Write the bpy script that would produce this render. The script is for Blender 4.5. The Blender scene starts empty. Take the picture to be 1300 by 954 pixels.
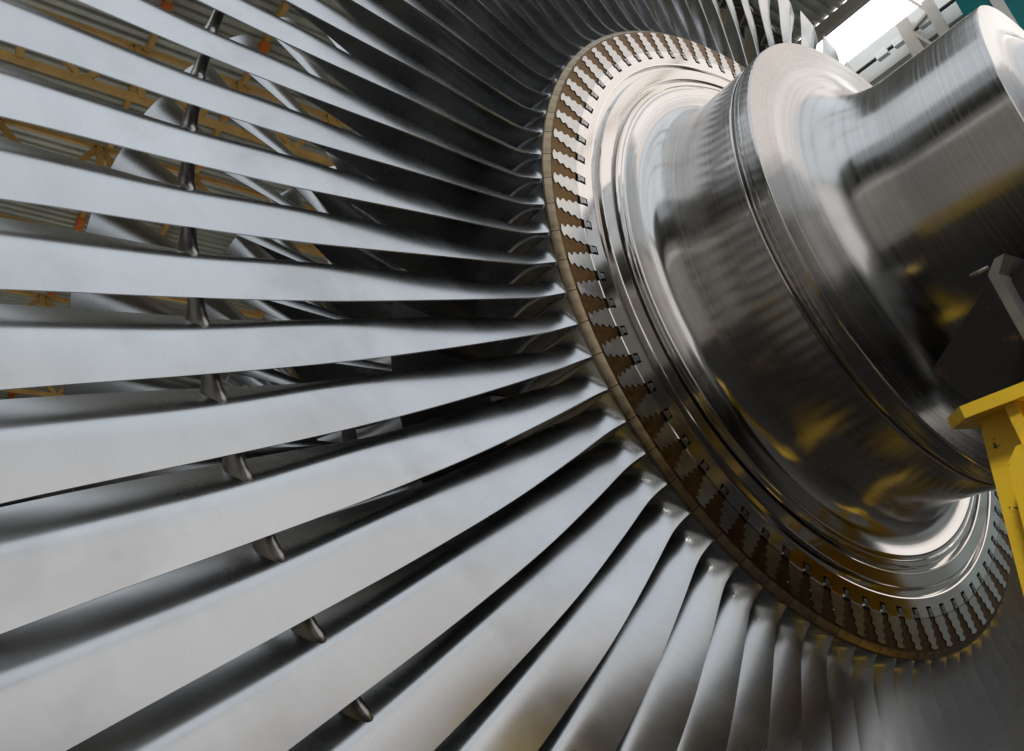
import bpy, bmesh, math, random
from mathutils import Vector, Matrix, noise
random.seed(7)
S = bpy.context.scene
C = S.collection
PI = math.pi

# ------------------------------------------------------------------ camera, world, exposure
H = 3.0                                   # height of the rotor axis above the hall floor
# rotor frame: axis = local Z, x towards the camera side; mapped to world below
PSI = math.radians(70.0)
UPV = Vector((-math.cos(PSI), -math.sin(PSI), 0))
YV = Vector((0, 0, 1))
XV = YV.cross(UPV)
W3 = Matrix((XV, YV, UPV))                # rotor frame -> world
ROT = W3.to_4x4(); ROT.translation = Vector((0, 0, H))

ca, cc, rx, ry, rz, ff = 2.60326092, 1.22250466, 0.13736165, -0.79912879, -2.63441178, 0.79232711
Rc = (Matrix.Rotation(rz, 3, 'Z') @ Matrix.Rotation(rx, 3, 'X') @ Matrix.Rotation(ry, 3, 'Y'))
cd = bpy.data.cameras.new('camera'); cam = bpy.data.objects.new('camera', cd); C.objects.link(cam)
m = (W3 @ Rc.transposed()).to_4x4()
m.translation = W3 @ Vector((ca, 0, cc)) + Vector((0, 0, H))
cam.matrix_world = m
cd.sensor_width = 36.0; cd.lens = ff * 36.0; cd.shift_y = -44.5 / 1300.0
cd.clip_start = 0.01; cd.clip_end = 500
S.camera = cam
cd.dof.use_dof = False

S.view_settings.view_transform = 'Standard'; S.view_settings.look = 'None'
S.view_settings.exposure = 0.0; S.view_settings.gamma = 1.0
wd = bpy.data.worlds.new("World"); S.world = wd; wd.use_nodes = True
bg = wd.node_tree.nodes['Background']; bg.inputs[0].default_value = (0.62, 0.68, 0.75, 1); bg.inputs[1].default_value = 0.01
S.cycles.max_bounces = 8; S.cycles.glossy_bounces = 6; S.cycles.diffuse_bounces = 3
S.cycles.sample_clamp_indirect = 6.0; S.cycles.use_denoising = True

def area(name, loc, target, sx, sy, power, col):
    l = bpy.data.lights.new(name, 'AREA'); l.shape = 'RECTANGLE'; l.size = sx; l.size_y = sy
    l.energy = power; l.color = col
    o = bpy.data.objects.new(name, l); C.objects.link(o); o.location = loc
    o.rotation_euler = (Vector(target) - Vector(loc)).to_track_quat('-Z', 'Y').to_euler()
    return o

# ------------------------------------------------------------------ materials
def mat(name):
    m = bpy.data.materials.new(name); m.use_nodes = True
    nt = m.node_tree; b = nt.nodes['Principled BSDF']
    return m, nt, b
def N(nt, t, **kw):
    n = nt.nodes.new(t)
    for k, v in kw.items(): setattr(n, k, v)
    return n
def ramp(nt, fac, stops):
    r = N(nt, 'ShaderNodeValToRGB'); e = r.color_ramp.elements
    while len(e) < len(stops): e.new(0.5)
    for i, (p, c) in enumerate(stops):
        e[i].position = p; e[i].color = c if len(c) == 4 else (*c, 1)
    nt.links.new(fac, r.inputs[0]); return r
def noise_tex(nt, scale, detail=4, vec=None, rough=.55, mscale=None):
    tc = N(nt, 'ShaderNodeTexCoord'); src = tc.outputs['Object']
    if mscale:
        mp = N(nt, 'ShaderNodeMapping'); mp.inputs['Scale'].default_value = mscale
        nt.links.new(src, mp.inputs[0]); src = mp.outputs[0]
    n = N(nt, 'ShaderNodeTexNoise'); n.inputs['Scale'].default_value = scale
    n.inputs['Detail'].default_value = detail; n.inputs['Roughness'].default_value = rough
    nt.links.new(src, n.inputs['Vector']); return n

def turned_steel(name, base, rough, aniso, groove=900, bump=.0004, var=.06, tint=(1, 1, 1)):
    """steel turned on a lathe: fine circumferential tool marks around the local Z axis"""
    m, nt, b = mat(name)
    b.inputs['Metallic'].default_value = 1
    tc = N(nt, 'ShaderNodeTexCoord'); sp = N(nt, 'ShaderNodeSeparateXYZ')
    nt.links.new(tc.outputs['Object'], sp.inputs[0])
    # radius and axial coordinate combined -> tool-mark noise constant around the circle
    ln = N(nt, 'ShaderNodeVectorMath', operation='LENGTH'); cb = N(nt, 'ShaderNodeCombineXYZ')
    nt.links.new(sp.outputs[0], cb.inputs[0]); nt.links.new(sp.outputs[1], cb.inputs[1]); nt.links.new(cb.outputs[0], ln.inputs[0])
    ad = N(nt, 'ShaderNodeMath', operation='ADD'); nt.links.new(ln.outputs['Value'], ad.inputs[0]); nt.links.new(sp.outputs[2], ad.inputs[1])
    n1 = N(nt, 'ShaderNodeTexNoise', noise_dimensions='1D'); n1.inputs['Scale'].default_value = groove; n1.inputs['Detail'].default_value = 3
    nt.links.new(ad.outputs[0], n1.inputs['W'])
    n1b = N(nt, 'ShaderNodeTexNoise', noise_dimensions='1D'); n1b.inputs['Scale'].default_value = groove / 5; n1b.inputs['Detail'].default_value = 5
    nt.links.new(ad.outputs[0], n1b.inputs['W'])
    n2 = noise_tex(nt, 3.5, 6, rough=.6)
    n3 = noise_tex(nt, 40, 3)
    # roughness
    mr = N(nt, 'ShaderNodeMapRange'); mr.inputs['To Min'].default_value = rough * .72; mr.inputs['To Max'].default_value = rough * 1.35
    mr.inputs['From Min'].default_value = .3; mr.inputs['From Max'].default_value = .7
    mx = N(nt, 'ShaderNodeMath', operation='MULTIPLY_ADD'); mx.inputs[1].default_value = .55
    nt.links.new(n1b.outputs[0], mx.inputs[0])
    hf = N(nt, 'ShaderNodeMath', operation='MULTIPLY'); hf.inputs[1].default_value = .45; nt.links.new(n2.outputs[0], hf.inputs[0])
    nt.links.new(hf.outputs[0], mx.inputs[2]); nt.links.new(mx.outputs[0], mr.inputs[0]); nt.links.new(mr.outputs[0], b.inputs['Roughness'])
    c0 = tuple(base * (1 - var) * t for t in tint); c1 = tuple(base * (1 + var) * t for t in tint)
    r = ramp(nt, mx.outputs[0], [(.35, c0), (.65, c1)])
    nt.links.new(r.outputs[0], b.inputs['Base Color'])
    b.inputs['Anisotropic'].default_value = aniso
    b.inputs['Anisotropic Rotation'].default_value = .25
    tg = N(nt, 'ShaderNodeTangent', direction_type='RADIAL', axis='Z'); nt.links.new(tg.outputs[0], b.inputs['Tangent'])
    bp = N(nt, 'ShaderNodeBump'); bp.inputs['Strength'].default_value = 1; bp.inputs['Distance'].default_value = bump
    s2 = N(nt, 'ShaderNodeMath', operation='ADD'); nt.links.new(n1.outputs[0], s2.inputs[0]); nt.links.new(n1b.outputs[0], s2.inputs[1])
    nt.links.new(s2.outputs[0], bp.inputs['Height']); nt.links.new(bp.outputs[0], b.inputs['Normal'])
    return m

def satin_steel(name, base, rough, scale=5, var=.08, mscale=(1, 1, 1), rvar=.25, tint=(1, 1, 1), bump=0.0, aniso=0, det=6, fine=.3, obj_var=0):
    m, nt, b = mat(name); b.inputs['Metallic'].default_value = 1
    n = noise_tex(nt, scale, det, mscale=mscale, rough=.5); n2 = noise_tex(nt, scale * 9, 2, mscale=mscale)
    mx = N(nt, 'ShaderNodeMath', operation='MULTIPLY_ADD'); mx.inputs[1].default_value = fine; nt.links.new(n2.outputs[0], mx.inputs[0])
    hf = N(nt, 'ShaderNodeMath', operation='MULTIPLY'); hf.inputs[1].default_value = 1 - fine; nt.links.new(n.outputs[0], hf.inputs[0]); nt.links.new(hf.outputs[0], mx.inputs[2])
    c0 = tuple(base * (1 - var) * t for t in tint); c1 = tuple(base * (1 + var) * t for t in tint)
    r = ramp(nt, mx.outputs[0], [(.35, c0), (.65, c1)]); nt.links.new(r.outputs[0], b.inputs['Base Color'])
    if obj_var:
        oi = N(nt, 'ShaderNodeObjectInfo'); m2 = N(nt, 'ShaderNodeMapRange'); m2.inputs['To Min'].default_value = 1 - obj_var; m2.inputs['To Max'].default_value = 1 + obj_var
        nt.links.new(oi.outputs['Random'], m2.inputs[0]); vm = N(nt, 'ShaderNodeVectorMath', operation='SCALE')
        # faint handling stains: broad smudges, slightly darker
        n3 = noise_tex(nt, 4.5, 4, rough=.6); n3.noise_dimensions = '4D'; nt.links.new(oi.outputs['Random'], n3.inputs['W'])
        w10 = N(nt, 'ShaderNodeMath', operation='MULTIPLY'); w10.inputs[1].default_value = 37; nt.links.new(oi.outputs['Random'], w10.inputs[0]); nt.links.new(w10.outputs[0], n3.inputs['W'])
        st = ramp(nt, n3.outputs[0], [(.52, (1, 1, 1)), (.72, (.86, .85, .84))])
        mm = N(nt, 'ShaderNodeMix', data_type='RGBA', blend_type='MULTIPLY'); mm.inputs[0].default_value = 1
        nt.links.new(r.outputs[0], mm.inputs[6]); nt.links.new(st.outputs[0], mm.inputs[7])
        nt.links.new(mm.outputs[2], vm.inputs[0]); nt.links.new(m2.outputs[0], vm.inputs['Scale']); nt.links.new(vm.outputs[0], b.inputs['Base Color'])
    mr = N(nt, 'ShaderNodeMapRange'); mr.inputs['From Min'].default_value = .3; mr.inputs['From Max'].default_value = .7
    mr.inputs['To Min'].default_value = rough * (1 - rvar); mr.inputs['To Max'].default_value = rough * (1 + rvar)
    nt.links.new(mx.outputs[0], mr.inputs[0]); nt.links.new(mr.outputs[0], b.inputs['Roughness'])
    if bump:
        bp = N(nt, 'ShaderNodeBump'); bp.inputs['Distance'].default_value = bump; nt.links.new(n.outputs[0], bp.inputs['Height']); nt.links.new(bp.outputs[0], b.inputs['Normal'])
    return m

def paint(name, col, rough=.45, var=.2, scale=6, metallic=0, chips=None, bump=.0):
    m, nt, b = mat(name); b.inputs['Metallic'].default_value = metallic; b.inputs['Roughness'].default_value = rough
    n = noise_tex(nt, scale, 7, rough=.65)
    r = ramp(nt, n.outputs[0], [(.3, tuple(c * (1 - var) for c in col)), (.7, tuple(min(1, c * (1 + var)) for c in col))])
    out = r.outputs[0]
    if chips:
        n2 = noise_tex(nt, chips[1], 8, rough=.7)
        r2 = ramp(nt, n2.outputs[0], [(chips[2], (0, 0, 0)), (chips[2] + .02, (1, 1, 1))])
        mx = N(nt, 'ShaderNodeMix', data_type='RGBA'); nt.links.new(r2.outputs[0], mx.inputs[0])
        nt.links.new(out, mx.inputs[6]); mx.inputs[7].default_value = (*chips[0], 1); out = mx.outputs[2]
    nt.links.new(out, b.inputs['Base Color'])
    if bump:
        bp = N(nt, 'ShaderNodeBump'); bp.inputs['Distance'].default_value = bump; nt.links.new(n.outputs[0], bp.inputs['Height']); nt.links.new(bp.outputs[0], b.inputs['Normal'])
    return m

def emit(name, col, strength, var=.15, scale=.8):
    m, nt, b = mat(name)
    nt.nodes.remove(b); e = N(nt, 'ShaderNodeEmission'); n = noise_tex(nt, scale, 3)
    r = ramp(nt, n.outputs[0], [(.3, tuple(c * (1 - var) for c in col)), (.7, col)])
    nt.links.new(r.outputs[0], e.inputs[0]); e.inputs[1].default_value = strength
    nt.links.new(e.outputs[0], nt.nodes['Material Output'].inputs[0]); return m

M = {}
M['disc'] = turned_steel('disc_steel', .66, .085, .4, 500, .00001, .04, (1, .965, .93))
M['steeple'] = satin_steel('steeple_steel', .50, .22, 30, .10, tint=(1, .98, .95), fine=.4)
M['drum'] = turned_steel('drum_steel', .56, .16, .7, 600, .00005, .10, (1, .97, .94))
M['face'] = turned_steel('flange_face_steel', .44, .25, .4, 700, .00005, .06, (1, .95, .90))
M['shaft'] = turned_steel('shaft_steel', .50, .20, .7, 700, .00006, .12, (1, .98, .96))
M['blade'] = satin_steel('blade_steel', .53, .27, 1.0, .06, (7, 2, 2), .14, (.97, .985, 1), det=3, fine=.15, obj_var=.05)
M['snubber'] = satin_steel('snubber_steel', .32, .30, 8, .1, tint=(1, .96, .92))
M['root'] = satin_steel('root_bronze', .12, .40, 60, .25, (1, 1, 1), .2, (1, .56, .20))
M['rim'] = satin_steel('platform_bronze', .28, .30, 40, .25, (1, 1, 1), .2, (1, .78, .52))
M['lock'] = satin_steel('lock_steel', .35, .3, 60, .2)
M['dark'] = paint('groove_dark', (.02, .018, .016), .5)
M['yellow'] = paint('yellow_paint', (.95, .60, .03), .42, .12, 9, chips=((.05, .035, .02), 24, .615), bump=.0015)
M['mill'] = paint('dark_mill_steel', (.014, .012, .011), .55, .4, 9, metallic=.3, chips=((.07, .03, .012), 14, .60))
M['grey_plate'] = paint('grey_steel_plate', (.17, .165, .16), .5, .3, 14, metallic=.4)
M['truss'] = paint('ochre_paint', (.50, .30, .09), .6, .2, 3)
M['orange'] = paint('orange_paint', (.62, .16, .02), .5, .15, 3)
M['roof'] = paint('roof_sheet', (.38, .40, .35), .5, .18, 1.5, metallic=.2)
M['wall'] = paint('wall_panel', (.46, .48, .47), .7, .06, .7)
M['wall_light'] = paint('wall_panel_raised', (.74, .70, .64), .7, .08, .7)  # paler copy of the wall panel, raised to brighten its reflection in the shaft
M['column'] = paint('column_paint', (.42, .39, .36), .6, .12, 2)
M['teal'] = paint('teal_paint', (.0, .20, .22), .5, .15, 1)
M['white'] = paint('white_paint', (.75, .78, .78), .5, .06, 2)
M['floor'] = paint('floor_concrete', (.022, .020, .019), .5, .3, 1.3)
M['sky_glow'] = emit('daylight_panel', (1, 1, 1), 2.6)
M['win_blue'] = emit('daylight_window', (.80, .93, .92), .35)
M['win_warm'] = emit('daylight_window_warm', (1, .95, .91), 1.5, .03)
M['bay'] = emit('translucent_sheet', (.87, .935, 1), 1.14, .12, .5)
M['glow'] = emit('fill_glow', (1, .93, .85), .30, .35, .5)  # weak emission for the added panel that lifts the shaft's mid tone
M['bay_dim'] = emit('dim_fill_sheet', (.86, .93, 1), .5, .2, .8)  # dim emission standing in for moderately lit roof
M['bay_end'] = emit('end_glazing', (1, .975, .96), 1.04, .12, .4)
M['bay_warm'] = emit('translucent_sheet_warm', (1, .945, .91), 1.3, .05, .5)

# ------------------------------------------------------------------ mesh helpers
def mesh_obj(name, bm, m, parent=None, smooth=True, mats=None, sharp=None):
    me = bpy.data.meshes.new(name); bm.to_mesh(me); bm.free()
    for mm in (mats or [m]): me.materials.append(mm)
    if smooth:
        for p in me.polygons: p.use_smooth = True
        if sharp: me.set_sharp_from_angle(angle=math.radians(sharp))
    o = bpy.data.objects.new(name, me); C.objects.link(o)
    if parent: o.parent = parent
    return o
def thing(name, label, cat, loc=(0, 0, 0), group=None, kind=None):
    o = bpy.data.objects.new(name, None); C.objects.link(o); o.location = loc; o.empty_display_size = .1
    o['label'] = label; o['category'] = cat
    if group: o['group'] = group
    return o
def tag(o, label, cat, group=None, kind=None):
    o['label'] = label; o['category'] = cat
    if group: o['group'] = group
    return o
def lathe(bm, prof, n=360, closed=False):
    rings = []
    for r, z in prof:
        rings.append([bm.verts.new((r * math.cos(2 * PI * i / n), r * math.sin(2 * PI * i / n), z)) for i in range(n)])
    for a, b in zip(rings, rings[1:]):
        for i in range(n):
            j = (i + 1) % n
            bm.faces.new((a[i], a[j], b[j], b[i]))
    return rings
def box(bm, c, s, R=None, mi=0):
    vs = []
    for x in (-.5, .5):
        for y in (-.5, .5):
            for z in (-.5, .5):
                v = Vector((x * s[0], y * s[1], z * s[2]))
                if R: v = R @ v
                vs.append(bm.verts.new(v + Vector(c)))
    for f in ((0, 1, 3, 2), (4, 6, 7, 5), (0, 4, 5, 1), (2, 3, 7, 6), (0, 2, 6, 4), (1, 5, 7, 3)):
        fc = bm.faces.new([vs[i] for i in f]); fc.material_index = mi
def bar(bm, a, b, w, h, up=(0, 0, 1), mi=0):
    a = Vector(a); b = Vector(b); d = b - a; L = d.length; d.normalize()
    u = Vector(up); s = d.cross(u)
    if s.length < 1e-4: s = d.cross(Vector((1, 0, 0)))
    s.normalize(); u = s.cross(d)
    R = Matrix((s, d, u)).transposed()
    box(bm, (a + b) / 2, (w, L, h), R, mi)
def prism(bm, pts, z0, z1, T=None):
    """polygon (x,y) extruded from z0 to z1"""
    T = T or (lambda v: v)
    lo = [bm.verts.new(T(Vector((x, y, z0)))) for x, y in pts]; hi = [bm.verts.new(T(Vector((x, y, z1)))) for x, y in pts]
    n = len(pts)
    bm.faces.new(lo[::-1]); bm.faces.new(hi)
    for i in range(n):
        j = (i + 1) % n; bm.faces.new((lo[i], lo[j], hi[j], hi[i]))
def bevel(bm, w, seg=2, ang=30):
    es = [e for e in bm.edges if len(e.link_faces) == 2 and e.calc_face_angle(0) > math.radians(ang)]
    bmesh.ops.bevel(bm, geom=es, offset=w, segments=seg, affect='EDGES', profile=.6)
def fillet(p0, p1, p2, r, n=8):
    """round the corner p1 of a profile"""
    a = Vector(p0) - Vector(p1); b = Vector(p2) - Vector(p1)
    out = []
    A = Vector(p1) + a.normalized() * r; B = Vector(p1) + b.normalized() * r
    for i in range(n + 1):
        t = i / n; v = A * (1 - t) ** 2 + Vector(p1) * 2 * t * (1 - t) + B * t * t
        out.append((v.x, v.y))
    return out
def interp(tab, x):
    if x <= tab[0][0]: return tab[0][1:]
    for a, b in zip(tab, tab[1:]):
        if x <= b[0]:
            t = (x - a[0]) / (b[0] - a[0]); return tuple(p + (q - p) * t for p, q in zip(a[1:], b[1:]))
    return tab[-1][1:]
def smooth_interp(tab, x):
    """Catmull-Rom through a table of (x, v1, v2, ...)"""
    n = len(tab)
    i = 0
    while i < n - 2 and x > tab[i + 1][0]: i += 1
    p1, p2 = tab[i], tab[i + 1]; p0 = tab[max(i - 1, 0)]; p3 = tab[min(i + 2, n - 1)]
    h = p2[0] - p1[0]; t = min(max((x - p1[0]) / h, 0), 1)
    out = []
    for k in range(1, len(p1)):
        m1 = (p2[k] - p0[k]) / max(p2[0] - p0[0], 1e-6) * h; m2 = (p3[k] - p1[k]) / max(p3[0] - p1[0], 1e-6) * h
        out.append((2 * t ** 3 - 3 * t * t + 1) * p1[k] + (t ** 3 - 2 * t * t + t) * m1 + (-2 * t ** 3 + 3 * t * t) * p2[k] + (t ** 3 - t * t) * m2)
    return tuple(out)

# ------------------------------------------------------------------ THE ROTOR
rotor = thing('turbine_rotor', 'huge polished steel steam turbine rotor with rings of long twisted blades around its shaft', 'turbine rotor')
rotor.matrix_world = ROT
NB = 81; D = 2 * PI / NB; PH = 4.25571039           # notch k sits at PH + D*k

# disc face with ring groove (r, z)
bm = bmesh.new()
prof = [(.972, .0), (.9615, .0), (.9585, -.001), (.9575, -.003), (.954, -.014), (.9375, -.014), (.9345, .004), (.9335, .0062), (.931, .007),
        (.895, .007), (.8925, .0065), (.8915, .005), (.890, -.012), (.879, -.012), (.877, .006), (.8755, .009), (.872, .0095),
        (.862, .0095), (.8605, .008), (.8595, .006), (.858, .007), (.8565, .0095), (.850, .010)]
lathe(bm, prof, 486)
# steeples between the blade roots
def firtree(side=1, gap=0.0):
    """half outline of one steeple, from the tip down to its base, as (r, half angle)"""
    pts = []
    r0, r1 = 1.0965, 1.0155
    n = 30
    for i in range(n + 1):
        t = i / n; r = r0 + (r1 - r0) * t
        w = (.155 + .185 * t) + .060 * math.cos(2 * PI * (t * 3.75 - .20)) * (1 - .3 * t)
        w *= min(1, math.sqrt(max(t, 0) / .055)) if t < .055 else 1
        pts.append((r, max(w, 0) * D))
    return pts
FT = firtree()
def arc(r, a0, a1, n): return [(r * math.cos(a0 + (a1 - a0) * i / n), r * math.sin(a0 + (a1 - a0) * i / n)) for i in range(n + 1)]
NW = .0135      # notch half width
for k in range(NB):
    c = PH + D * (k + .5)
    hn = NW / .99
    pl = [(.972, -D / 2), ]
    left = [(.9845, -D / 2), (.9845, -D / 2 + hn), (1.0125, -D / 2 + hn * .98)]
    ft = [(r, -w) for r, w in FT][::-1]
    half = left + ft
    outline = half + [(r, -a) for r, a in half[::-1]]
    poly = [(r * math.cos(c + a), r * math.sin(c + a)) for r, a in outline]
    inner = arc(.972, c + D / 2, c - D / 2, 6)
    poly = poly + inner
    q = []
    for p in poly:
        if not q or (Vector(p) - Vector(q[-1])).length > 1e-6: q.append(p)
    front = [bm.verts.new((x, y, 0 if math.hypot(x, y) < 1.0140 else -.0007)) for x, y in q]
    back = [bm.verts.new((x, y, -.06)) for x, y in q]
    lo = [v for v in front if v.co.xy.length < 1.0140]; hi = [v for v in front if v.co.xy.length >= 1.0140]
    il = [i for i, v in enumerate(front) if v.co.xy.length >= 1.0140]
    i0, i1 = il[0], il[-1]                                    # contiguous run of steeple vertices
    bm.faces.new(front[i0:i1 + 1]).material_index = 1
    bm.faces.new([front[i0 - 1], front[i0], front[i1], front[(i1 + 1) % len(front)]])
    bm.faces.new(front[:i0] + front[i1 + 1:])
    for i in range(len(q)):
        j = (i + 1) % len(q); bm.faces.new((front[j], front[i], back[i], back[j]))
bmesh.ops.triangulate(bm, faces=[f for f in bm.faces if len(f.verts) > 4])
disc = mesh_obj('disc', bm, M['disc'], rotor, True, sharp=5, mats=[M['disc'], M['steeple']])
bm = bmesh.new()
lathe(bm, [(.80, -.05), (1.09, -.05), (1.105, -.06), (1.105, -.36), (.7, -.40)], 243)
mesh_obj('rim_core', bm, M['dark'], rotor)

# drum: concave fillet from the disc, slightly flared barrel, groove, rim
bm = bmesh.new()
drum = [(.850, .010), (.846, .0105), (.843, .012)]
P0, P1, P2, P3 = Vector((.843, .012)), Vector((.800, -.004)), Vector((.7315, -.015)), Vector((.7295, .125))
for i in range(1, 33):
    t = i / 32; v = P0 * (1 - t) ** 3 + P1 * 3 * t * (1 - t) ** 2 + P2 * 3 * t * t * (1 - t) + P3 * t ** 3; drum.append((v.x, v.y))
drum += [(.7300, .16), (.7310, .22), (.7318, .27)]
drum += [(.7325, .300), (.7345, .3035), (.7340, .3060), (.7320, .3075), (.7200, .3080), (.7190, .3180), (.7200, .3190), (.7330, .3195), (.7355, .3200), (.7365, .3220), (.7375, .3360),
         (.7372, .3375), (.7360, .3382), (.7372, .3390), (.7382, .3400), (.7390, .366), (.7385, .3705), (.7368, .3728)]
lathe(bm, drum, 486)
mesh_obj('drum', bm, M['drum'], rotor, True, sharp=24)
# flange face and its fillet into the shaft
bm = bmesh.new()
face = [(.7368, .3728), (.7340, .3736), (.700, .3744), (.6995, .3741), (.672, .3750), (.6715, .3754), (.640, .3762)]
F0, F1, F2 = Vector((.640, .3762)), Vector((.463, .381)), Vector((.4575, .56))
lathe(bm, face, 486)
mesh_obj('flange_face', bm, M['face'], rotor, True, sharp=6)
bm = bmesh.new()
shaft = []
for i in range(0, 35):
    t = i / 34; v = F0 * (1 - t) ** 2 + F1 * 2 * t * (1 - t) + F2 * t * t; shaft.append((v.x, v.y))
shaft += [(.4590, .60), (.4645, .838), (.4640, .8455), (.461, .8480)]
lathe(bm, shaft, 486)
mesh_obj('shaft', bm, M['shaft'], rotor, True, sharp=24)
bm = bmesh.new()
j = [(.461, .8480), (.40, .8490)]
P0, P1, P2 = Vector((.40, .849)), Vector((.315, .850)), Vector((.310, .93))
for i in range(1, 17):
    t = i / 16; v = P0 * (1 - t) ** 2 + P1 * 2 * t * (1 - t) + P2 * t * t; j.append((v.x, v.y))
j += [(.308, 1.30), (.306, 1.302), (.28, 1.303), (.28, 2.2), (.34, 2.2), (.34, 2.35), (.0, 2.35)]
lathe(bm, j, 360)
mesh_obj('journal', bm, M['shaft'], rotor, True, sharp=24)

# ---- blade shape tables: radius, near-edge angle (deg), near z, control arc, control z, far arc, far z, thickness
GAPF = .588                                            # near edge of blade k sits at PH + D*(k+GAPF)
LE = [(1.118, -.30, -.027), (1.14, -.33, -.038), (1.17, -.30, -.047), (1.20, -.24, -.051), (1.30, 0.0, -.054), (1.50, .19, -.062), (1.75, -.05, -.090),
      (2.0, -.50, -.119), (2.25, -.89, -.141), (2.5, -1.15, -.168), (2.56, -1.2, -.172)]
TE = [(1.118, -.118, -.118, -.030, -.335), (1.2, -.112, -.119, -.044, -.315), (1.3, -.106, -.120, -.060, -.29), (1.5, -.103, -.110, -.105, -.245), (1.75, -.108, -.110, -.148, -.225), (2.0, -.122, -.135, -.188, -.224),
      (2.25, -.150, -.155, -.224, -.224), (2.5, -.172, -.175, -.250, -.216), (2.56, -.176, -.178, -.254, -.214)]
def section(r, n=30, rs=1.0):
    """closed section at radius r: list of (arc, z)"""
    dth, z0 = smooth_interp(LE, r); a0 = math.radians(dth) * r
    c1, zc, a2, z2 = smooth_interp(TE, r)
    P0 = Vector((a0, z0)); P1 = Vector((c1, zc)); P2 = Vector((a2, z2))
    u = (r - 1.118) / 1.442
    tmax = .030 * (1 - u) ** 1.2 + .009
    dr = max(r - 1.118, 0); RF, RP = .058, .010                # fillet radii on the convex and concave sides
    g = (1 - math.sqrt(max(0, 1 - (1 - dr / RF) ** 2))) if dr < RF else 0
    fp = (RP - math.sqrt(RP * RP - (RP - dr) ** 2)) if dr < RP else 0
    wq = 1.0 + 3.4 * min(1, max(0, (r - 1.14) / .32))               # rational weight: sharper bend outboard
    suc, prs = [], []
    for i in range(n + 1):
        t = i / n; t = t * t * (3 - 2 * t) * .5 + t * .5
        def Q(t):
            a, b, c = (1 - t) ** 2, 2 * t * (1 - t) * wq, t * t
            return (P0 * a + P1 * b + P2 * c) / (a + b + c)
        p = Q(t); d = (Q(min(t + .01, 1)) - Q(max(t - .01, 0))); d.normalize()
        nrm = Vector((d.y, -d.x))           # candidate normal
        if nrm.x * -1 + nrm.y * 1 < 0: nrm = -nrm                  # outward = towards -arc / +z (visible side)
        th = tmax * (2.6 * (t ** .62) * (1 - t) ** .5 * .62) * .5 + .0016
        th = th * (1 if t < .995 else .7)
        k1 = min(1.0, t / .10)
        q = p + nrm * (th * .3 + .0008)
        if g > 0:                                                # sweep the convex face forward onto the whole platform
            a0r = math.radians(LE[0][1]) * 1.118
            if t < .5: o_ = Vector((a0r - .082 * (t / .5), -.0215))
            else: o_ = Vector((a0r - .082 + .05 * ((t - .5) / .5), -.0215 - .3135 * ((t - .5) / .5)))
            q = q.lerp(o_, g)
        suc.append(q); prs.append(p - nrm * th * 1.05 + Vector((fp, 0)))
    return suc + prs[::-1]
def blade_mesh():
    bm = bmesh.new(); rings = []
    rs = [1.112, 1.118, 1.1195, 1.122, 1.126, 1.131, 1.138, 1.146, 1.155, 1.165, 1.175, 1.19, 1.21, 1.235, 1.265, 1.30]
    while rs[-1] < 2.55: rs.append(rs[-1] + .035)
    rs[-1] = 2.555
    for r in rs:
        sec = section(max(r, 1.118))
        rings.append([bm.verts.new((r * math.cos(s.x / r), r * math.sin(s.x / r), s.y)) for s in sec])
    for a, b in zip(rings, rings[1:]):
        for i in range(len(a)):
            j = (i + 1) % len(a); bm.faces.new((a[i], a[j], b[j], b[i]))
    bm.faces.new(rings[-1]); bm.faces.new(rings[0][::-1])
    bmesh.ops.recalc_face_normals(bm, faces=bm.faces)
    return bm
def platform_mesh():
    """curved platform between r 1.10 and 1.118 with chamfered front strip"""
    bm = bmesh.new(); g = .0009
    a0 = math.radians(-.3) - D + g; a1 = math.radians(-.3) - g; n = 6
    pr = [(1.1007, -.0035), (1.1030, -.0045), (1.1165, -.0155), (1.1184, -.0200), (1.1170, -.36), (1.06, -.36), (1.06, -.0035)]
    rings = [[bm.verts.new((r * math.cos(a0 + (a1 - a0) * i / n), r * math.sin(a0 + (a1 - a0) * i / n), z)) for r, z in pr] for i in range(n + 1)]
    for a, b in zip(rings, rings[1:]):
        for i in range(len(pr) - 3):
            bm.faces.new((a[i], a[i + 1], b[i + 1], b[i])).material_index = 1 if i >= 3 else 0
    bm.faces.new(rings[0][:5]); bm.faces.new(rings[-1][:5][::-1])
    bmesh.ops.recalc_face_normals(bm, faces=bm.faces)
    return bm
def root_mesh():
    """fir-tree root: fills the slot between two steeples"""
    bm = bmesh.new(); g = .0016 / 1.05
    c = D * (-GAPF)                                            # centre of the slot (notch) in blade-local angle
    R = [(r, D / 2 - w - g) for r, w in FT]
    right = [(r, c + a) for r, a in R]; left = [(r, c - a) for r, a in R][::-1]
    outer = [(1.1003, c + D / 2 - g * .8 - (D * i / 6) * (1 - .02)) for i in range(7)]
    pts = right + left[:-1]
    pts = right + left                                        # right tip..base, base..left tip
    pts = pts + outer[::-1]
    q = [(r * math.cos(a), r * math.sin(a)) for r, a in pts]
    qq = []
    for p in q:
        if not qq or (Vector(p) - Vector(qq[-1])).length > 1e-5: qq.append(p)
    fr = [bm.verts.new((x, y, -.0030)) for x, y in qq]; bk = [bm.verts.new((x, y, -.055)) for x, y in qq]
    bm.faces.new(fr)
    for i in range(len(qq)):
        jn = (i + 1) % len(qq); bm.faces.new((fr[i], fr[jn], bk[jn], bk[i]))
    bmesh.ops.triangulate(bm, faces=[f for f in bm.faces if len(f.verts) > 4])
    bmesh.ops.recalc_face_normals(bm, faces=bm.faces)
    return bm
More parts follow.
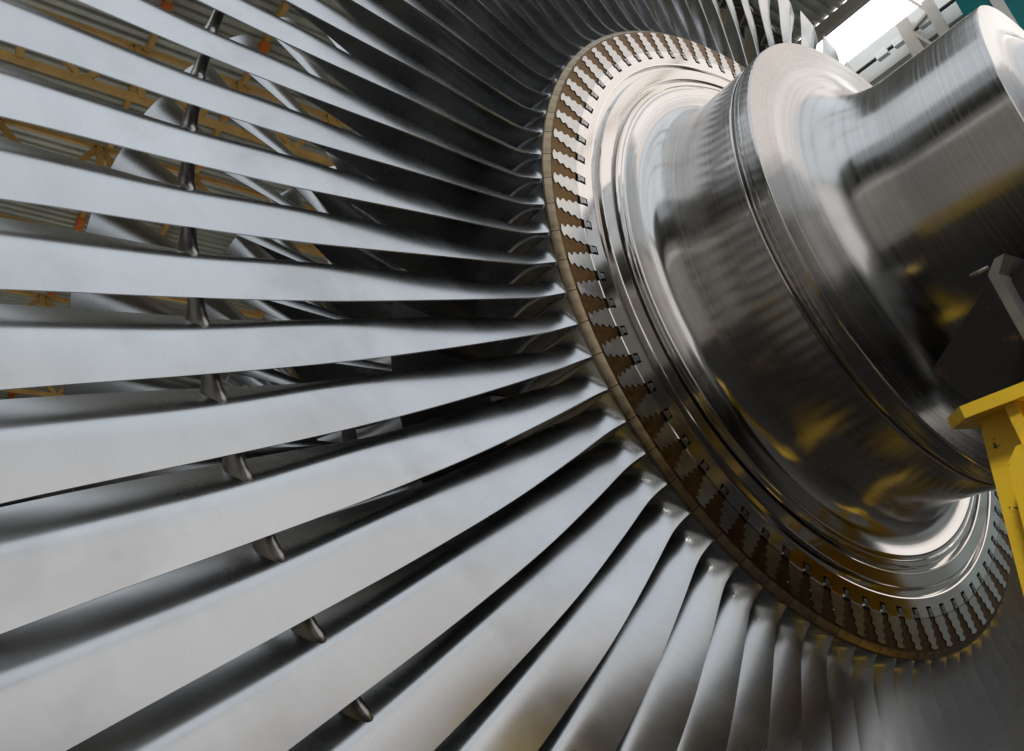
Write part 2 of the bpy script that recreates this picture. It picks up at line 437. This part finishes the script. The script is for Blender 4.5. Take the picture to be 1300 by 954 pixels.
def lock_mesh():
    """bent steel lock plate sitting in the notch under the root"""
    bm = bmesh.new(); c = -D * GAPF
    def P(r, a, z): return Vector((r * math.cos(c + a), r * math.sin(c + a), z))
    def blk(r0, r1, a0, a1, z0, z1):
        vs = [bm.verts.new(P(r, a, z)) for r in (r0, r1) for a in (a0, a1) for z in (z0, z1)]
        for f in ((0, 1, 3, 2), (4, 6, 7, 5), (0, 4, 5, 1), (2, 3, 7, 6), (0, 2, 6, 4), (1, 5, 7, 3)): bm.faces.new([vs[i] for i in f])
    blk(1.0050, 1.0125, -.0115, .0115, -.03, .0030)
    blk(.9905, 1.0040, -.0075, .0075, -.03, .0022)
    bevel(bm, .0008, 1); bmesh.ops.recalc_face_normals(bm, faces=bm.faces)
    return bm
def snubber_mesh():
    """stub wing joining the convex face of the blade to the concave face of its neighbour"""
    bm = bmesh.new()
    secA = section(1.965); secB = section(1.965); n = 30
    A = min(secA[:n + 1], key=lambda p: abs(p.x + .150)); B = secB[2 * n + 2 - 1 - 10]                  # point on the convex side / point on the concave side
    r0 = 1.965
    pa = Vector((r0 * math.cos(A.x / r0), r0 * math.sin(A.x / r0), A.y)) + Vector((0, 0, -.012))
    bang = B.x / r0 - D
    pb = Vector((r0 * math.cos(bang), r0 * math.sin(bang), B.y))
    rad = Vector((1, 0, 0)); rad = Vector((math.cos(A.x / r0), math.sin(A.x / r0), 0))
    ax = (pb - pa).normalized(); w = rad.cross(ax).normalized()
    rings = []; NS = 20; st = 12
    for i in range(st + 1):
        t = -.12 + .98 * i / st
        c = pa + (pb - pa) * t
        k = math.exp(-max(t, 0) / .22)
        rr, ww = .0125 + .007 * k, .024 + .032 * k
        rings.append([bm.verts.new(c + rad * rr * math.cos(2 * PI * q / NS) + w * ww * math.sin(2 * PI * q / NS)) for q in range(NS)])
    for a, b in zip(rings, rings[1:]):
        for i in range(NS):
            jn = (i + 1) % NS; bm.faces.new((a[i], a[jn], b[jn], b[i]))
    bm.faces.new(rings[0]); bm.faces.new(rings[-1])
    bmesh.ops.recalc_face_normals(bm, faces=bm.faces)
    return bm
def dup(o, parent):
    c = o.copy(); C.objects.link(c); c.parent = parent
    for ch in list(o.children): dup(ch, c)
    return c
blade = mesh_obj('blade', blade_mesh(), M['blade'], rotor, True, sharp=38)
mesh_obj('platform', platform_mesh(), M['rim'], blade, True, sharp=20, mats=[M['rim'], M['snubber']])
mesh_obj('root', root_mesh(), M['root'], blade, False)
mesh_obj('lock_plate', lock_mesh(), M['lock'], blade, False)
mesh_obj('snubber', snubber_mesh(), M['snubber'], blade, True, sharp=60)
blade.rotation_euler = (0, 0, PH + D * GAPF)
for k in range(1, NB):
    b = dup(blade, rotor); b.rotation_euler = (0, 0, PH + D * (k + GAPF))

# ---- the smaller wheels behind
def rear_blade_bm(bm, r0, r1, z0, ang, n=10, m=9):
    rings = []
    for i in range(m + 1):
        u = i / m; r = r0 + (r1 - r0) * u
        a0 = 0.0; P0 = Vector((0, z0)); st = u
        P1 = Vector((-.10 - .04 * st, z0 - .11 + .085 * st)); P2 = Vector((-.03 - .21 * st, z0 - .26 + .19 * st))
        suc, prs = [], []
        for q in range(n + 1):
            t = q / n; p = P0 * (1 - t) ** 2 + P1 * 2 * t * (1 - t) + P2 * t * t
            d = ((P1 - P0) * (1 - t) + (P2 - P1) * t).normalized(); nr = Vector((d.y, -d.x))
            if -nr.x + nr.y < 0: nr = -nr
            th = (.022 * (1 - u) + .008) * math.sqrt(t) * (1 - t) ** .5 + .0015
            suc.append(p + nr * th); prs.append(p - nr * th * .5)
        rings.append([bm.verts.new((r * math.cos(ang + s.x / r), r * math.sin(ang + s.x / r), s.y)) for s in suc + prs[::-1]])
    for a, b in zip(rings, rings[1:]):
        for i in range(len(a)):
            jn = (i + 1) % len(a); bm.faces.new((a[i], a[jn], b[jn], b[i]))
    bm.faces.new(rings[-1])
wheels = [(1.10, 2.05, -.90, 51), (1.02, 1.62, -1.45, 60), (.98, 1.34, -1.95, 70)]
bm = bmesh.new()
lathe(bm, [(.7, -.40), (.74, -.86), (1.02, -.88), (1.10, -.89), (1.10, -1.18), (.9, -1.2), (.72, -1.22), (.72, -1.42), (.96, -1.43), (1.02, -1.44), (1.02, -1.66), (.75, -1.68), (.75, -1.93),
           (.98, -1.94), (.98, -2.15), (.75, -2.2), (.75, -4.2)], 240)
mesh_obj('rear_drum', bm, M['drum'], rotor, True, sharp=30)
tips = [(-PI / 2 + .0)]
rest = bmesh.new(); cnt = 0
for wi, (r0, r1, z0, n) in enumerate(wheels):
    for k in range(n):
        a = 2 * PI * k / n + .05
        if wi == 0:
            deg = math.degrees(a) % 360
            if 208 < deg < 336 and cnt < 19:
                cnt += 1
                if cnt == 1:
                    b1 = bmesh.new(); rear_blade_bm(b1, r0, r1, z0, 0); bmesh.ops.recalc_face_normals(b1, faces=b1.faces)
                    rb = mesh_obj('blade', b1, M['blade'], rotor, True, sharp=55); rb.rotation_euler = (0, 0, a)
                else:
                    q = rb.copy(); C.objects.link(q); q.parent = rotor; q.rotation_euler = (0, 0, a)
                continue
        rear_blade_bm(rest, r0, r1, z0, a)
bmesh.ops.recalc_face_normals(rest, faces=rest.faces)
o = mesh_obj('rear_blades', rest, M['blade'], rotor, True, sharp=55); o['kind'] = 'stuff'

# ------------------------------------------------------------------ HALL
def plane(name, pts, m, kind=None):
    bm = bmesh.new(); bm.faces.new([bm.verts.new(p) for p in pts]); o = mesh_obj(name, bm, m, None, False)
    if kind: o['kind'] = kind
    return o
plane('floor', [(-30, -30, 0), (30, -30, 0), (30, 30, 0), (-30, 30, 0)], M['floor'], 'structure')
# daylight openings of the hall
EAVE_X = -12.0; EAVE_Z = 11.3; SL = math.tan(math.radians(8))
def roofz(x): return EAVE_Z + (x - EAVE_X) * SL
# corrugated roof sheet: ribs run down the slope (along X)
bm = bmesh.new()
pitch = .19; x0, x1 = -10.75, 14.0
y = -34.0; pr = []
while y < 16:
    pr += [(y, 0), (y + pitch * .42, 0), (y + pitch * .55, .055), (y + pitch * .87, .055)]; y += pitch
A = [bm.verts.new((x0, yy, roofz(x0) + dz)) for yy, dz in pr]; B = [bm.verts.new((x1, yy, roofz(x1) + dz)) for yy, dz in pr]
for i in range(len(pr) - 1): bm.faces.new((A[i], A[i + 1], B[i + 1], B[i]))
o = mesh_obj('ceiling', bm, M['roof'], None, False); o['kind'] = 'structure'

# clerestory strip of daylight between the roof sheet and the side wall
bm = bmesh.new(); y = -34
while y < 18:
    box(bm, (-11.55, y + 1.47, 11.52), (1.6, 2.9, .03)); y += 3.0
sk = mesh_obj('rooflight', bm, M['sky_glow'], None, False); tag(sk, 'long white strip of rooflight glowing between roof sheeting and side wall', 'rooflight')
bm = bmesh.new(); box(bm, (-10.72, -9, 11.33), (.14, 52, .22)); 
eb = mesh_obj('eave_beam', bm, M['column'], None, False); tag(eb, 'pale steel beam along the lower edge of the corrugated roof', 'beam')
# side wall
bm = bmesh.new(); box(bm, (-12.5, -9, 5.75), (.3, 52, 11.5)); box(bm, (-12.32, -9, 10.95), (.10, 52, .35)); box(bm, (-12.33, -9, 8.9), (.06, 52, .08))
wl = mesh_obj('wall', bm, M['wall'], None, False); wl['kind'] = 'structure'
# pipe under the rooflight with clips
t = thing('wall_pipe', 'dark conduit with pale clamps along the top of the grey wall', 'pipe', (-12.0, -9, 10.95))
bm = bmesh.new(); bar(bm, (0, -24, 0), (0, 25, 0), .05, .05); mesh_obj('pipe', bm, M['mill'], t)
for y in (3.3, 4.15, 5.2, 6.1, 6.45, 6.95):
    bm = bmesh.new(); box(bm, (0.03, y, -.02), (.14, .22, .14)); mesh_obj('clamp', bm, M['white'], t, False)
# side wall windows (reflected low in the rotor) and columns
for i, y in enumerate([-24, -17, -10, 4.5, 9.0, 13.5]):
    w = thing('window', 'hall window low in the side wall, ' + ['farthest back', 'second from the back', 'behind the rotor', 'nearest the shaft end', 'below the white glazing', 'nearest the end wall'][i], 'window', (-12.3, y, 2.2), 'windows in the side wall')
    bm = bmesh.new(); box(bm, (.02, 0, 0), (.04, 2.4, 3.6)); mesh_obj('pane', bm, M['win_blue'], w, False)
    bm = bmesh.new()
    for k in range(5): box(bm, (.06, -1.2 + k * .6, 0), (.06, .07, 3.7))
    for k in range(4): box(bm, (.06, 0, -1.8 + k * 1.2), (.05, 2.45, .07))
    mesh_obj('frame', bm, M['column'], w, False)
# steel columns of the side wall
def column(y, lab):
    t = thing('column', lab, 'column', (-11.9, y, 0), 'columns of the side wall')
    bm = bmesh.new(); box(bm, (0, 0, 5.6), (.05, .22, 11.2)); box(bm, (-.14, 0, 5.6), (.28, .04, 11.2)); box(bm, (-.27, 0, 5.6), (.05, .22, 11.2))
    mesh_obj('post', bm, M['column'], t, False)
    bm = bmesh.new(); box(bm, (.02, .50, 5.6), (.16, .16, 11.2)); mesh_obj('strut', bm, M['column'], t, False)
    bm = bmesh.new()
    for k in range(10):
        z = 1 + k * 1.1; bar(bm, (.03, .1, z), (.03, .45, z + .1), .05, .05); bar(bm, (.03, .1, z + 1.0), (.03, .45, z + .1), .05, .05)
    mesh_obj('lacing', bm, M['column'], t, False)
    return t
column(-2.35, 'pale laced steel column against the grey wall beside the teal crane girder')
column(-14.4, 'pale laced steel column on the side wall, far behind the blades')
# teal crane girder on the wall side
t = thing('crane_girder', 'teal painted crane girder with a white stripe above the shaft end', 'crane', (-11.3, 2.0, 10.2))
bm = bmesh.new(); box(bm, (0, -2.35, -.1), (.5, 1.95, 2.6)); mesh_obj('girder', bm, M['teal'], t, False)
bm = bmesh.new(); box(bm, (.262, -2.85, -.1), (.02, .15, 2.7)); box(bm, (.262, -2.35, -.1), (.02, .08, 2.7)); mesh_obj('stripe', bm, M['white'], t, False)

# roof trusses (along X) and purlins (along Y)
def truss(y, lab, zt=12.55, dz=1.15):
    t = thing('roof_truss', lab, 'truss', (0, y, zt), 'ochre trusses under the roof')
    bm = bmesh.new(); bar(bm, (-10.6, 0, -.1 - 10.6 * SL), (13, 0, -.1 + 13 * SL), .07, .09); mesh_obj('top_chord', bm, M['truss'], t, False)
    bm = bmesh.new(); bar(bm, (-10.6, 0, -dz - 10.6 * SL), (13, 0, -dz + 13 * SL), .09, .10); mesh_obj('bottom_chord', bm, M['truss'], t, False)
    bm = bmesh.new(); x = -10.2; s = 0
    while x < 12.2:
        za, zb = (-dz, -.1) if s else (-.1, -dz)
        bar(bm, (x, 0, za + x * SL), (x + .8, 0, zb + (x + .8) * SL), .10, .07, up=(0, 1, 0)); 
        if s: bar(bm, (x + .8, 0, -.1 + (x + .8) * SL), (x + .8, 0, -dz + (x + .8) * SL), .10, .12, up=(0, 1, 0))
        x += .8; s = 1 - s
    mesh_obj('web', bm, M['truss'], t, False)
for y, l in ((-4.1, 'ochre roof truss nearest overhead, seen behind the blade tips'), (-9.05, 'ochre lattice roof truss seen between the upper left blades'), (-14.6, 'ochre lattice roof truss farther back, low between the left blades'), (-11.7, 'thin ochre roof truss between the nearer and the lower lattice trusses'), (-17.4, 'ochre roof truss second from the back'), (-20.5, 'ochre roof truss farthest back under the corrugated roof')):
    truss(y, l)
for i, (x, l) in enumerate(((-.88, 'orange purlin under the roof, the one nearer the left edge'), (-2.43, 'orange purlin under the roof behind the middle of the left blades'), (-8.9, 'orange purlin close to the side wall'))):
    t = thing('purlin', l, 'purlin', (x, -10, roofz(x) - .12), 'orange purlins under the roof')
    for q in range(12):
        bm = bmesh.new(); box(bm, (0, -14 + 1.55 * q, -.04), (.14, .40, .14)); mesh_obj('bracket', bm, M['orange'], t, False)
    bm = bmesh.new(); box(bm, (0, 0, 0), (.09, 46, .10)); mesh_obj('rail', bm, M['truss'], t, False)
bm = bmesh.new(); bar(bm, (-7.6, -3.2, 11.2), (-12.1, -4.6, 10.6), .35, .4)
bb = mesh_obj('brace', bm, M['mill'], None, False); tag(bb, 'black steel brace crossing the roof behind the upper blade tips', 'brace')

# daylight: end-wall windows behind the photographer and a second side, plus roof lights
def window_wall(name, lab, c, axis, wd, ht, nx, nz, m):
    t = thing(name, lab, 'window', c)
    bm = bmesh.new()
    if axis == 'Y': box(bm, (0, 0, 0), (wd, .05, ht))
    else: box(bm, (0, 0, 0), (.05, wd, ht))
    mesh_obj('pane', bm, m, t, False)
    bm = bmesh.new()
    for k in range(nx + 1):
        u = -wd / 2 + wd * k / nx
        box(bm, (u, -.06, 0) if axis == 'Y' else (-.06, u, 0), (.14, .08, ht + .1) if axis == 'Y' else (.08, .14, ht + .1))
    for k in range(nz + 1):
        u = -ht / 2 + ht * k / nz
        box(bm, (0, -.065, u) if axis == 'Y' else (-.065, 0, u), (wd + .1, .07, .12) if axis == 'Y' else (.07, wd + .1, .12))
    mesh_obj('frame', bm, M['column'], t, False)
window_wall('end_window', 'wide daylight window high in the end wall', (-2.0, 15.5, 8.0), 'Y', 20, 10.6, 4, 2, M['bay_end'])
window_wall('side_window', 'narrow daylight window band high in the far side wall', (13.75, -3, 10.9), 'X', 30, .28, 6, 1, M['sky_glow'])
window_wall('fill_panel', 'dim dusty panel added low in the far side wall to brighten the shaft', (13.8, -3, 3.4), 'X', 18, 5.0, 9, 4, M['glow'])  # unseen glowing panel, added so the middle of the shaft reflects brighter
bm = bmesh.new(); box(bm, (0, 16.0, 6), (30, .3, 14))
w = mesh_obj('wall', bm, M['wall'], None, False); w['kind'] = 'structure'
bm = bmesh.new(); box(bm, (14, -9, 6), (.3, 52, 14))
w = mesh_obj('wall', bm, M['wall_light'], None, False); w['kind'] = 'structure'
# translucent roof bay above the rotor
t = thing('translucent_roof', 'wide translucent roof bay letting daylight down on the rotor', 'rooflight', (-2.5, 7, roofz(-2.5) - .12))
RY = Matrix.Rotation(-math.radians(8), 3, 'Y')
bm = bmesh.new(); box(bm, (0, 0, 0), (9, 15.1, .03), RY); mesh_obj('sheet', bm, M['bay'], t, False)
bm = bmesh.new(); box(bm, RY @ Vector((7.05, 0, 0)), (5.0, 15.0, .03), RY); mesh_obj('sheet', bm, M['bay'], t, False)
bm = bmesh.new(); box(bm, RY @ Vector((3.5, -8.7, 0)), (1.0, 2.3, .03), RY); mesh_obj('sheet', bm, M['bay'], t, False)
bm = bmesh.new(); box(bm, RY @ Vector((6.6, -10.6, 0)), (5.0, 6.2, .03), RY); mesh_obj('sheet', bm, M['bay'], t, False)
bm = bmesh.new(); box(bm, RY @ Vector((-6.7, 0, 0)), (4.3, 15, .03), RY); mesh_obj('sheet', bm, M['bay_warm'], t, False)
bm = bmesh.new(); box(bm, RY @ Vector((10.8, -8.5, 0)), (3.6, 11, .03), RY); mesh_obj('sheet', bm, M['bay_dim'], t, False)  # dim glowing sheet added beside the bay for a grey-blue shaft reflection
bm = bmesh.new()
for k in range(3): box(bm, RY @ Vector((-4.5 + 4.5 * k, 0, -.08)), (.12, 15, .12), RY)
mesh_obj('bars', bm, M['truss'], t, False)
t = thing('side_glazing', 'tall white glazing bay in the side wall beyond the shaft end', 'window', (-12.2, 8.4, 7.7))
bm = bmesh.new(); box(bm, (0, 0, 0), (.05, 14.6, 6.4)); mesh_obj('pane', bm, M['win_warm'], t, False)
bm = bmesh.new()
for k in range(2): box(bm, (.05, -7.3 + 14.6 * k, 0), (.08, .1, 6.5)); box(bm, (.05, 0, -3.2 + 6.4 * k), (.08, 14.7, .1))
mesh_obj('frame', bm, M['column'], t, False)

# ------------------------------------------------------------------ STAND under the shaft
st = thing('trestle', 'yellow painted steel trestle with chipped edges carrying the shaft at the right edge', 'trestle', (0, 1.2, 0))
def L(v): return (v[0], v[1] - 1.2, v[2])
bm = bmesh.new()
pl = [(1.222, .752), (1.165, .706), (-1.165, .706), (-1.222, .752), (-1.222, 1.70), (1.222, 1.70)]
prism(bm, [(x, y - 1.2) for x, y in pl], 2.292, 2.310); bevel(bm, .0008, 1)
mesh_obj('top_plate', bm, M['yellow'], st, False)
def side_panel(x0, x1):
    bm = bmesh.new()
    pts = [(.745, 2.2918), (1.60, 2.2918), (1.62, 2.0), (1.62, .05), (1.45, .05), (1.40, 1.75), (1.05, 1.75), (.78, .05), (.50, .05), (.690, 2.0)]
    T = lambda v: Vector((v.z, v.x - 1.2, v.y))
    prism(bm, pts, x0, x1, T); bevel(bm, .0009, 1); bmesh.ops.recalc_face_normals(bm, faces=bm.faces); return bm
mesh_obj('side_plate', side_panel(1.13, 1.16), M['yellow'], st, False)
mesh_obj('side_plate', side_panel(-1.16, -1.13), M['yellow'], st, False)
for y0 in (.80, 1.50):
    bm = bmesh.new()
    T = lambda v, y0=y0: Vector((v.x, v.z + y0 - 1.2, v.y))
    prism(bm, [(1.161, 2.2915), (1.205, 2.2915), (1.205, 1.8), (1.161, 1.7)], 0, .016, T); bevel(bm, .0008, 1); bmesh.ops.recalc_face_normals(bm, faces=bm.faces)
    mesh_obj('rib', bm, M['yellow'], st, False)
# lifting pocket: chamfered plate standing off the side plate
bm = bmesh.new()
T = lambda v: Vector((v.z, v.x - 1.2, v.y))
prism(bm, [(.775, 2.215), (.795, 2.235), (.99, 2.235), (.99, 2.07), (.785, 2.07), (.752, 2.10)], 1.1615, 1.215, T); bevel(bm, .0009, 1); bmesh.ops.recalc_face_normals(bm, faces=bm.faces)
mesh_obj('lifting_pocket', bm, M['yellow'], st, False)
bm = bmesh.new()
box(bm, (0, 0, 2.10), (2.24, .06, .30))
mesh_obj('cross_plate', bm, M['mill'], st, False)  # dark instead of trestle yellow, to darken what the drum reflects
for sx in (-1.15, 1.15):
    bm = bmesh.new(); box(bm, (sx, -.1, .025), (.4, 1.4, .045)); mesh_obj('foot_plate', bm, M['yellow'], st, False)

cr = thing('bearing_cradle', 'dark rusty steel cradle block on the yellow trestle under the shaft', 'cradle', (0, 1.2, 2.31))
def LZ(x0, x1, pts, m, nm, bw=.003):
    bm = bmesh.new(); T = lambda v: Vector((v.z, v.x - 1.2, v.y - 2.31))
    prism(bm, pts, x0, x1, T); bevel(bm, min(bw, .0012), 1); bmesh.ops.recalc_face_normals(bm, faces=bm.faces)
    return mesh_obj(nm, bm, m, cr, False)
LZ(.50, .80, [(.571, 2.464), (.733, 2.571), (1.35, 2.575), (1.35, 2.312), (.66, 2.312), (.60, 2.40)], M['mill'], 'block')
LZ(-.80, -.50, [(.571, 2.464), (.733, 2.571), (1.35, 2.575), (1.35, 2.312), (.66, 2.312), (.60, 2.40)], M['mill'], 'block')
LZ(-.5, .5, [(.62, 2.313), (1.35, 2.313), (1.35, 2.50), (.75, 2.50)], M['mill'], 'saddle')
LZ(.802, 1.0, [(.803, 2.33), (.797, 2.528), (.818, 2.548), (.834, 2.548), (.813, 2.522), (.819, 2.33)], M['grey_plate'], 'edge_plate', .001)
LZ(.80, .96, [(.8145, 2.33), (.8145, 2.515), (.84, 2.535), (1.3, 2.535), (1.3, 2.33)], M['mill'], 'cover')
LZ(.75, 1.1, [(.84, 2.3105), (1.45, 2.3105), (1.45, 2.322), (.84, 2.322)], M['grey_plate'], 'shim', .001)
bm = bmesh.new(); bmesh.ops.create_cone(bm, cap_ends=True, segments=12, radius1=.004, radius2=.004, depth=.03)
o = mesh_obj('bolt', bm, M['grey_plate'], cr); o.location = (.99, .785 - 1.2, 2.542 - 2.31); o.rotation_euler = (PI / 2, 0, 0)

# low yellow transport frame on the floor to the side (seen in the reflections)
t = thing('transport_frame', 'long low yellow transport frame on the floor beside the rotor', 'frame', (9.6, -5.5, 0))
for x in (-.7, .7):
    for z in (.45, 1.2):
        bm = bmesh.new(); box(bm, (x, -1.0, z), (.22, 10.5, .62)); mesh_obj('beam', bm, M['yellow'], t, False)
for y in (-4.2, 0, 4.2):
    bm = bmesh.new(); box(bm, (0, y, .72), (1.18, .22, .4)); mesh_obj('cross_beam', bm, M['yellow'], t, False)
for x in (-.7, .7):
    for y in (-4.2, 4.2):
        bm = bmesh.new(); box(bm, (x, y, .83), (.3, .3, 1.66)); mesh_obj('leg', bm, M['yellow'], t, False)
bm = bmesh.new(); box(bm, (-.75, -2.4, 2.1), (.12, 3.2, 1.5)); mesh_obj('reflection_panel', bm, M['yellow'], t, False)  # upright panel added only for the gold reflection on the drum
# unseen fill lamps added beyond the rotor to brighten the roof structure
area('roof_fill', (1.5, -15, 5.5), (-1.0, -13, 13), 10, 8, 210, (1, .97, .9))
area('roof_fill', (-7, -6, 5.0), (-9, -4.0, 11), 4, 5, 60, (1, .97, .92))
sl = bpy.data.lights.new('stand_fill', 'SPOT'); sl.energy = 2300; sl.color = (1, .97, .92); sl.spot_size = math.radians(11); sl.spot_blend = .6; sl.shadow_soft_size = .7  # unseen spot added to brighten the yellow trestle alone
so = bpy.data.objects.new('stand_fill', sl); C.objects.link(so); so.location = (6.0, 4.6, 7.2)
so.rotation_euler = (Vector((1.3, 1.25, 2.1)) - Vector(so.location)).to_track_quat('-Z', 'Y').to_euler()
